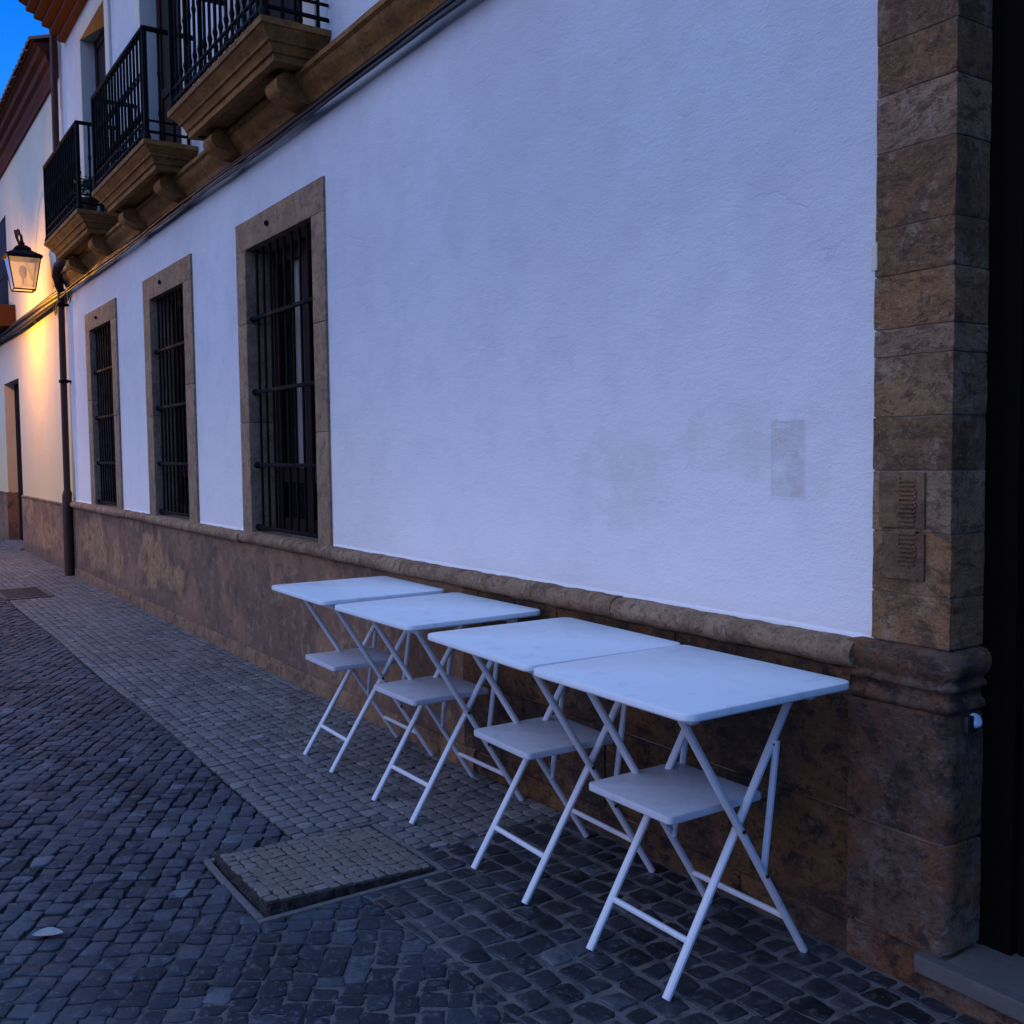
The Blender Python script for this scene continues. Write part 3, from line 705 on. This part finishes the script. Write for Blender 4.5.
# ------------------------------------------------------------------ the house beyond
nb_ = tag(empty('neighbouring_house', (-16, 0, 0)), 'house beyond the drainpipe, its plaster lit orange by an unseen lamp under tiled eaves', 'house')
NINV = Matrix.Translation(Vector((16, 0, 0)))
def np_(mb, name, mat, parent=nb_, smooth=35):
    o = mb.build(name, mat, parent, smooth)
    if parent is nb_: o.matrix_parent_inverse = NINV
    return o
DX0, DX1 = -17.75, -16.2
mb = MB(); wall_grid(mb, -30, WX0 - .004, .70, 6.2, .018, [(DX0, DX1, .70, 2.50), (-18.3, -16.85, 3.52, 4.95)])
# deep plastered reveals of its doorway
mb.quad((DX0, .018, 0.8), (DX0, .5, 0.8), (DX0, .5, 2.5), (DX0, .018, 2.5)); mb.quad((DX1, .018, 0), (DX1, .5, 0), (DX1, .5, 2.5), (DX1, .018, 2.5)); mb.quad((DX0, .018, 2.5), (DX1, .018, 2.5), (DX1, .5, 2.5), (DX0, .5, 2.5))
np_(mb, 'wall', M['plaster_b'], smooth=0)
mb = MB()
for a, b in ((DX1, WX0 - .004), (-30, DX0)):
    mb.extrude_x([(.06, -.02), (-.002, -.02), (-.002, .775), (-.012, .785), (-.012, .80), (.06, .81)], a, b, .12, .5, .004, True, True, 5)
mb.box(DX0 - .1, DX0 + .002, .0625, .5, -.02, .80)
np_(mb, 'dado', M['dado_old'])
mb = MB(); mb.box(DX0, DX1, .16, .22, .02, 2.5, .004)
for z0, z1 in ((.2, 1.1), (1.2, 2.3)):
    for i in range(2): mb.box(DX0 + .1 + .7 * i, DX0 + .7 + .7 * i, .145, .17, z0, z1, .01)
np_(mb, 'door', M['darkwood'])
mb = MB(); mb.box(DX0, DX1 + .1, -.06, .40, -.02, .05, .006); np_(mb, 'door_step', M['concrete'])
mb = MB(); mb.box(-18.45, -16.75, .03, .08, 3.45, 5.02, .004); mb.box(-18.3, -16.85, .022, .04, 4.1, 4.16, .002); np_(mb, 'window', M['shutter'])
mb = MB(); mb.extrude_x([(.01, 3.24), (-.30, 3.24), (-.33, 3.30), (-.33, 3.36), (-.40, 3.42), (-.43, 3.46), (-.43, 3.545), (.01, 3.545)], -18.6, -16.2, .6, .5, 0, True); ob = np_(mb, 'balcony', M['brownwood'])
for i in range(18):
    b = MB(); x = -18.55 + 2.3 * i / 17; b.tube([(x, -.40, 3.546), (x, -.40, 4.35)], .012, 6); b.build('baluster', M['iron'], ob)
b = MB(); b.box(-18.58, -16.22, -.42, -.38, 4.35, 4.38, .003); b.build('handrail', M['iron'], ob)
mb = MB(); mb.extrude_x([(.03, 5.55), (-.012, 5.55), (-.02, 5.60), (-.045, 5.63), (-.06, 5.69), (-.10, 5.72), (-.115, 5.78), (-.165, 5.81), (-.18, 5.86), (-.225, 5.885), (.03, 5.93)], -30, -12.32, .3, .5, .004, True, True, 4)
eave = np_(mb, 'eave', M['redwood'])
mb = MB(); x = -12.40; rt = random.Random(8)
while x > -26:
    n = 7; vs = []; fs = []
    for y, z, rr in ((-.27, 5.905 + rt.uniform(-.006, .006), .078), (.6, 6.20, .062)):
        for k in range(n):
            a = math.pi * k / (n - 1); vs.append((x + rr * math.cos(a), y, z + rr * .75 * math.sin(a)))
    for k in range(n - 1): fs.append((k, k + 1, n + k + 1, n + k))
    fs.append(tuple(range(n))); mb.add(vs, fs); x -= .19
mb.quad((-26, -.245, 5.90), (-12.33, -.245, 5.90), (-12.33, .6, 6.19), (-26, .6, 6.19)); np_(mb, 'roof_tiles', M['tile'])

# drainpipe between the two houses
dp = tag(empty('drainpipe', (-12.33, -.05, 0)), 'brown drainpipe running down the joint between the two houses', 'drainpipe')
def dpp(mb, name, mat=None):
    o = mb.build(name, mat or M['pipe'], dp); o.matrix_parent_inverse = Matrix.Translation(-Vector(dp.location)); return o
mb = MB(); mb.tube([(-12.36, -.05, .95), (-12.31, -.05, 3.3), (-12.24, -.05, 5.0), (-12.20, -.05, 6.02)], .036, 12); dpp(mb, 'upper_pipe')
mb = MB(); mb.tube([(-12.37, -.055, .0), (-12.36, -.055, .90), (-12.36, -.05, .93), (-12.36, -.05, .97)], [.054, .052, .052, .042], 14); dpp(mb, 'lower_pipe')
for z in (2.2, 3.05, 4.6):
    mb = MB(); mb.lathe([(.044, -.018), (.052, -.016), (.052, .016), (.044, .018)], (-12.36 + .02 * z, -.05, z), 12); mb.box(-12.39 + .02 * z, -12.33 + .02 * z, -.01, .03, z - .012, z + .012); dpp(mb, 'pipe_clip', M['iron'])
mb = MB(); mb.tube([(-12.30, -.05, 3.20), (-12.22, -.09, 3.27), (-12.06, -.13, 3.33), (-11.98, -.12, 3.42), (-11.96, -.06, 3.50)], [.04, .048, .052, .052, .045], 10); dpp(mb, 'elbow')

# cables under the string course
cb = tag(empty('cable_run', (-8, -.03, 3.19)), 'black cables clipped below the string course, running on to the house beyond', 'cables')
rk = random.Random(6)
for k in range(4):
    pts = []; x = 2.6
    while x > -12.2:
        pts.append((x, -.018 - .014 * (k % 2) - .006 * rk.random(), 3.205 - .016 * k + .008 * math.sin(x * 1.7 + k) - .012 * abs(math.sin(x * .9 + k)))); x -= .22
    while x > -26:
        pts.append((x, -.03 - .03 * (k % 2), 3.215 - .035 * k + .012 * math.sin(x * 1.3 + k * 2) + .004 * (-12.2 - x) * 1.5)); x -= .3
    mb = MB(); mb.tube(pts, [.009 if p[0] > -12.2 else .030 for p in pts], 6)
    o = mb.build('cable', M['cable'], cb, 180); o.matrix_parent_inverse = Matrix.Translation(-Vector(cb.location))
for k, (x0, d, w) in enumerate(((-12.55, .30, .12), (-12.75, .20, .10), (-11.9, .16, .14), (-14.2, .14, .08))):
    mb = MB(); mb.tube([(x0 + w * math.sin(math.pi * 2 * t / 12) * .6, -.035, 3.19 - d * (1 - math.cos(math.pi * 2 * t / 12)) / 2) for t in range(13)], .007, 6)
    o = mb.build('cable_loop', M['cable'], cb, 180); o.matrix_parent_inverse = Matrix.Translation(-Vector(cb.location))

# ------------------------------------------------------------------ street lantern
LX, LY, LZ = -13.30, -.285, 3.30
lan = tag(empty('street_lantern', (LX, LY, LZ)), 'black iron lantern with four pale panes on a bracket beside the orange glow', 'lantern')
mb = MB(); wb, wt, h = .115, .175, .40
def cor(s, w, z): return [(sx * w, sy * w, z) for sx, sy in ((-1, -1), (1, -1), (1, 1), (-1, 1))]
c0, c1 = cor(0, wb, 0.03), cor(0, wt, h)
for i in range(4): mb.tube([c0[i], c1[i]], .0075, 6); mb.tube([c0[i], c0[(i + 1) % 4]], .009, 6); mb.tube([c1[i], c1[(i + 1) % 4]], .009, 6)
mb.build('frame', M['iron'], lan)
for i in range(4):
    a, b, c, d = c0[i], c0[(i + 1) % 4], c1[(i + 1) % 4], c1[i]
    b_ = MB(); b_.quad(a, b, c, d); b_.build('pane', M['lantern_glass'], lan, 0)
mb = MB(); vs = cor(0, .200, .405) + cor(0, .192, .430) + cor(0, .09, .49) + cor(0, .085, .52) + cor(0, .04, .555)
fs = [(3, 2, 1, 0)] + [(k * 4 + i, k * 4 + (i + 1) % 4, k * 4 + 4 + (i + 1) % 4, k * 4 + 4 + i) for k in range(4) for i in range(4)] + [(16, 17, 18, 19)]
mb.add(vs, fs); mb.lathe([(.03, .565), (.035, .58), (.02, .60), (.014, .64)], (0, 0, 0), 10); mb.build('cap', M['iron'], lan)
mb = MB(); mb.tube([(0, 0, .63), (-.02, 0, .67), (-.10, 0, .70), (-.25, 0, .74), (-.42, 0, .80), (-.62, .02, .84), (-.80, .06, .80), (-.95, .14, .66), (-1.15, .24, .45), (-1.25, .29, .36)], .016, 8)
mb.tube([(-.10, 0, .70), (-.16, 0, .76), (-.26, 0, .79), (-.32, 0, .75), (-.28, 0, .71)], .010, 6); mb.build('bracket', M['iron'], lan)
mb = MB(); mb.lathe([(.012, .10), (.012, .17), (.03, .19), (.045, .24), (.04, .29), (.02, .32), (.002, .33)], (0, 0, 0), 12)
mb.build('bulb', M['lantern_pale'], lan)
mb = MB(); px, py, pz = -14.45, -.95, 3.20
mb.tube([(-16.22, -.40, 3.95), (-15.6, -.55, 4.05), (-14.9, -.72, 4.0), (px, py, 3.80), (px, py, 3.48)], .016, 8); mb.lathe([(.15, .12), (.155, .13), (.09, .20), (.05, .22), (.02, .28)], (px, py, pz), 14)
np_(mb, 'wall_lamp', M['iron'])
ld = bpy.data.lights.new('wall_lamp_light', 'POINT'); ld.energy = 195; ld.color = (1, .385, .0); ld.shadow_soft_size = .05
lo = bpy.data.objects.new('wall_lamp_light', ld); COL.objects.link(lo); lo.location = (px, py, pz - .03)

lb = bpy.data.lights.new('lantern_pane_fill', 'POINT'); lb.energy = .20; lb.color = (1, .90, .85); lb.shadow_soft_size = .04  # added fill light that brightens the panes; the lantern itself is unlit
lbo = bpy.data.objects.new('lantern_pane_fill', lb); COL.objects.link(lbo); lbo.location = (LX, LY, LZ + .36)

# ------------------------------------------------------------------ folding tables
def rounded_slab(mb, x0, x1, y0, y1, z0, z1, r, bev=.004):
    pts = []
    for cx, cy, a0 in ((x1 - r, y0 + r, -90), (x1 - r, y1 - r, 0), (x0 + r, y1 - r, 90), (x0 + r, y0 + r, 180)):
        for k in range(7):
            a = R(a0 + 15 * k); pts.append((cx, cy, math.cos(a), math.sin(a)))
    n = len(pts); vs = []; rings = []
    for d, z in ((bev * 2.2, z0), (bev * .6, z0 + bev * .5), (0, z0 + bev * 1.4), (0, z1 - bev * 1.3), (bev * .4, z1 - bev * .4), (bev * 1.3, z1)):
        vs += [(cx + ca * (r - d), cy + sa * (r - d), z) for cx, cy, ca, sa in pts]
    fs = [tuple(range(n))[::-1]]
    for k in range(5):
        for i in range(n): fs.append((k * n + i, k * n + (i + 1) % n, (k + 1) * n + (i + 1) % n, (k + 1) * n + i))
    fs.append(tuple(5 * n + i for i in range(n))); mb.add(vs, fs)
TG = 'white folding tables along the wall'
def make_table():
    t = empty('folding_table', (0, 0, 0))
    mb = MB(); rounded_slab(mb, -.287, .334, -.285, .285, .738, .760, .034, .004); mb.build('tabletop', M['table'], t, 30)
    mb = MB()
    for s in (-1, 1): mb.box(-.24, .27, s * .20 - .012, s * .20 + .012, .712, .7368, .003)
    mb.build('top_runner', M['tube'], t)
    mb = MB(); rounded_slab(mb, -.19, .142, -.165, .165, .424, .446, .016, .003); mb.build('seat', M['seat'], t, 30)
    r = .0122
    # rear-footed frame (outer pair of legs)
    for x in (-.178, .178):
        b = MB(); b.tube([(x, .282, .0), (x, -.175, .722)], r, 10, flat=.85); lg = b.build('leg', M['tube'], t)
        if x > 0:
            for z in (.380, .245):
                yy = .282 - .457 * z / .722; k = MB(); k.lathe([(.0055, 0), (.0055, .004), (.003, .0055)], (x + r * .88, yy, z), 8, M=Matrix.Rotation(R(90), 3, 'Y')); k.build('bolt', M['bolt'], lg)
    for x in (-.152, .152):
        b = MB(); b.tube([(x, -.188, .0), (x, .277, .722)], r, 10, flat=.85); lg = b.build('leg', M['tube'], t)
        if x > 0:
            z = .575; yy = -.188 + .465 * z / .722; k = MB(); k.lathe([(.0055, 0), (.0055, .004), (.003, .0055)], (x + r * .88, yy, z), 8, M=Matrix.Rotation(R(90), 3, 'Y')); k.build('bolt', M['bolt'], lg)
    def yB(z): return -.188 + .465 * z / .722
    def yA(z): return .282 - .457 * z / .722
    b = MB(); b.tube([(-.152, yB(.122), .122), (.152, yB(.122), .122)], .0085, 8); b.build('stretcher', M['tube'], t)
    b = MB(); b.tube([(-.178, yA(.108), .108), (.178, yA(.108), .108)], .0085, 8); b.build('stretcher', M['tube'], t)
    for s in (1, -1):
        b = MB(); b.tube([(s * .165, yB(.585) , .585), (s * .170, yA(.235) , .235)], .0095, 8); b.build('strut', M['tube'], t)
    return t
def dup(root):
    r = root.copy(); COL.objects.link(r)
    for ch in list(root.children):
        c = ch.copy(); COL.objects.link(c); c.parent = r
        for g in list(ch.children):
            d = g.copy(); COL.objects.link(d); d.parent = c
    return r
spots = [(-1.958, -.370, 0, 'white folding table nearest the stone doorway, its grey seat and feet fully visible'),
         (-2.590, -.352, -1.5, 'second white folding table from the doorway, standing beside the nearest one'),
         (-3.372, -.328, .8, 'third white folding table from the doorway, just before the last of the row'),
         (-4.090, -.322, -1.0, 'last white folding table of the row, farthest from the doorway and nearest the barred windows')]
proto = make_table()
for i, (x, y, rz, lab) in enumerate(spots):
    o = proto if i == 0 else dup(proto)
    o.location = (x, y, .004); o.rotation_euler.z = R(rz); tag(o, lab, 'table', TG)

# ------------------------------------------------------------------ small things
mb = MB(); lp = []
for k in range(25):
    u = k / 24; w = .030 * math.sin(math.pi * u) ** .8; lp.append((u, w))
vs = []; fs = []
for k, (u, w) in enumerate(lp):
    for j in range(5):
        s = (j - 2) / 2; vs.append(((u - .5) * .085, s * w * .9 + .006 * math.sin(u * 3), .004 * s * s + .003 * math.sin(u * 4)))
for k in range(24):
    for j in range(4): fs.append((k * 5 + j, k * 5 + j + 1, k * 5 + 6 + j, k * 5 + 5 + j))
mb.add(vs, fs); lf = mb.build('fallen_leaf', M['leaf'], smooth=180); lf.location = (-3.04, -1.762, .010); lf.rotation_euler.z = R(68)
tag(lf, 'pale curled leaf lying alone on the dark road setts', 'leaf')

gr = tag(empty('drain_grate', (-11.0, -.73, .006)), 'dark iron drain grate set in the pavement near the drainpipe', 'drain grate')
mb = MB()
for s in (-1, 1): mb.box(-.42, .42, s * .20 - .02, s * .20 + .02, -.012, .006, .002)
for s in (-1, 1): mb.box(s * .42 - .02, s * .42 + .02, -.18, .18, -.012, .006, .002)
mb.build('frame', M['rust'], gr)
mb = MB()
for i in range(11): x = -.36 + .072 * i; mb.box(x - .016, x + .016, -.178, .178, -.01, .004, .002)
mb.build('bars', M['rust'], gr)

fit = tag(empty('wall_fitting', (-1.416, .082, .678)), 'small pale blue cap on a black socket fixed to the stone pedestal by the door', 'wall fitting')
mb = MB(); mb.box(-.006, .012, -.026, .000, -.024, .018, .004); mb.build('socket', M['cable'], fit)
mb = MB(); mb.lathe([(.004, -.014), (.013, -.014), (.017, -.010), (.0185, -.002), (.0185, .004), (.015, .009), (.008, .0105), (.001, .010)], (.004, .014, .002), 14, M=Matrix.Rotation(R(64), 3, 'Y')); mb.build('cap', M['fit_white'], fit)

pl = tag(empty('potted_plant', (-9.80, -.22, 3.536)), 'small dark potted plant standing at the corner of the farthest balcony', 'potted plant')
mb = MB(); mb.lathe([(.06, 0), (.075, .10), (.085, .105), (.085, .13), (.07, .13), (.065, .11)], (0, 0, 0), 14); mb.build('pot', M['pot'], pl)
mb = MB(); rl = random.Random(12)
for k in range(170):
    a, b, r = rl.uniform(0, 6.28), rl.uniform(-.4, 1.5), rl.uniform(.03, .12); p = Vector((r * math.cos(a) * math.cos(b), r * math.sin(a) * math.cos(b), .20 + r * 1.0 * math.sin(b)))
    d = Vector((rl.uniform(-1, 1), rl.uniform(-1, 1), rl.uniform(-.3, 1))).normalized(); e = d.cross(Vector((rl.uniform(-1, 1), rl.uniform(-1, 1), rl.uniform(-1, 1)))).normalized()
    mb.add([p, p + d * .025 + e * .012, p + d * .05, p + d * .025 - e * .012], [(0, 1, 2, 3)])
mb.build('leaves', M['greens'], pl, 0)

# ------------------------------------------------------------------ light, sky, camera
wd = bpy.data.worlds.new('World'); sc.world = wd; wd.use_nodes = True; nt = wd.node_tree; nt.nodes.clear()
out = nt.nodes.new('ShaderNodeOutputWorld'); bg = nt.nodes.new('ShaderNodeBackground'); nt.links.new(bg.outputs[0], out.inputs[0])
tc = nt.nodes.new('ShaderNodeTexCoord'); sp = nt.nodes.new('ShaderNodeSeparateXYZ'); nt.links.new(tc.outputs['Generated'], sp.inputs[0])
rp_ = nt.nodes.new('ShaderNodeValToRGB'); nt.links.new(sp.outputs[2], rp_.inputs[0])
cr = rp_.color_ramp; cr.elements[0].position = 0.0; cr.elements[0].color = (.20, .28, .62, 1); cr.elements[1].position = 1.0; cr.elements[1].color = (.17, .54, 1.33, 1)
for p, c in ((.14, (.15, .30, .92)), (.28, (.02, .28, 1.02)), (.38, (.003, .20, .98)), (.48, (.002, .165, .90)), (.66, (.16, .52, 1.30))):
    e = cr.elements.new(p); e.color = (*c, 1)
nt.links.new(rp_.outputs[0], bg.inputs[0]); bg.inputs[1].default_value = 1.0

sl = bpy.data.lights.new('dusk_sun', 'SUN'); sl.energy = 1.12; sl.color = (.88, .80, .79); sl.angle = R(70)
so = bpy.data.objects.new('dusk_sun', sl); COL.objects.link(so)
d = Vector((.10, .85, -.48)); so.rotation_euler = d.to_track_quat('-Z', 'Y').to_euler()

yaw, pitch, roll = R(33.55), R(3.4), R(-.67)
f = Vector((-math.cos(yaw) * math.cos(pitch), math.sin(yaw) * math.cos(pitch), -math.sin(pitch))); r = Vector((math.sin(yaw), math.cos(yaw), 0)); u = r.cross(f)
r2 = math.cos(roll) * r + math.sin(roll) * u; u2 = -math.sin(roll) * r + math.cos(roll) * u
cd = bpy.data.cameras.new('camera'); cam = bpy.data.objects.new('camera', cd); COL.objects.link(cam)
cam.matrix_world = Matrix(((r2.x, u2.x, -f.x, 0), (r2.y, u2.y, -f.y, -2.1926), (r2.z, u2.z, -f.z, 1.35), (0, 0, 0, 1)))
cd.sensor_width = 36; cd.lens = 36 * 1012 / 1024; cd.clip_start = .05; cd.clip_end = 2000
sc.camera = cam
sc.view_settings.view_transform = 'Standard'; sc.view_settings.look = 'None'; sc.view_settings.exposure = 0; sc.view_settings.gamma = 1
sc.cycles.use_denoising = True; sc.cycles.use_adaptive_sampling = True; sc.cycles.adaptive_threshold = .02; sc.cycles.max_bounces = 5; sc.cycles.diffuse_bounces = 3; sc.cycles.transparent_max_bounces = 8
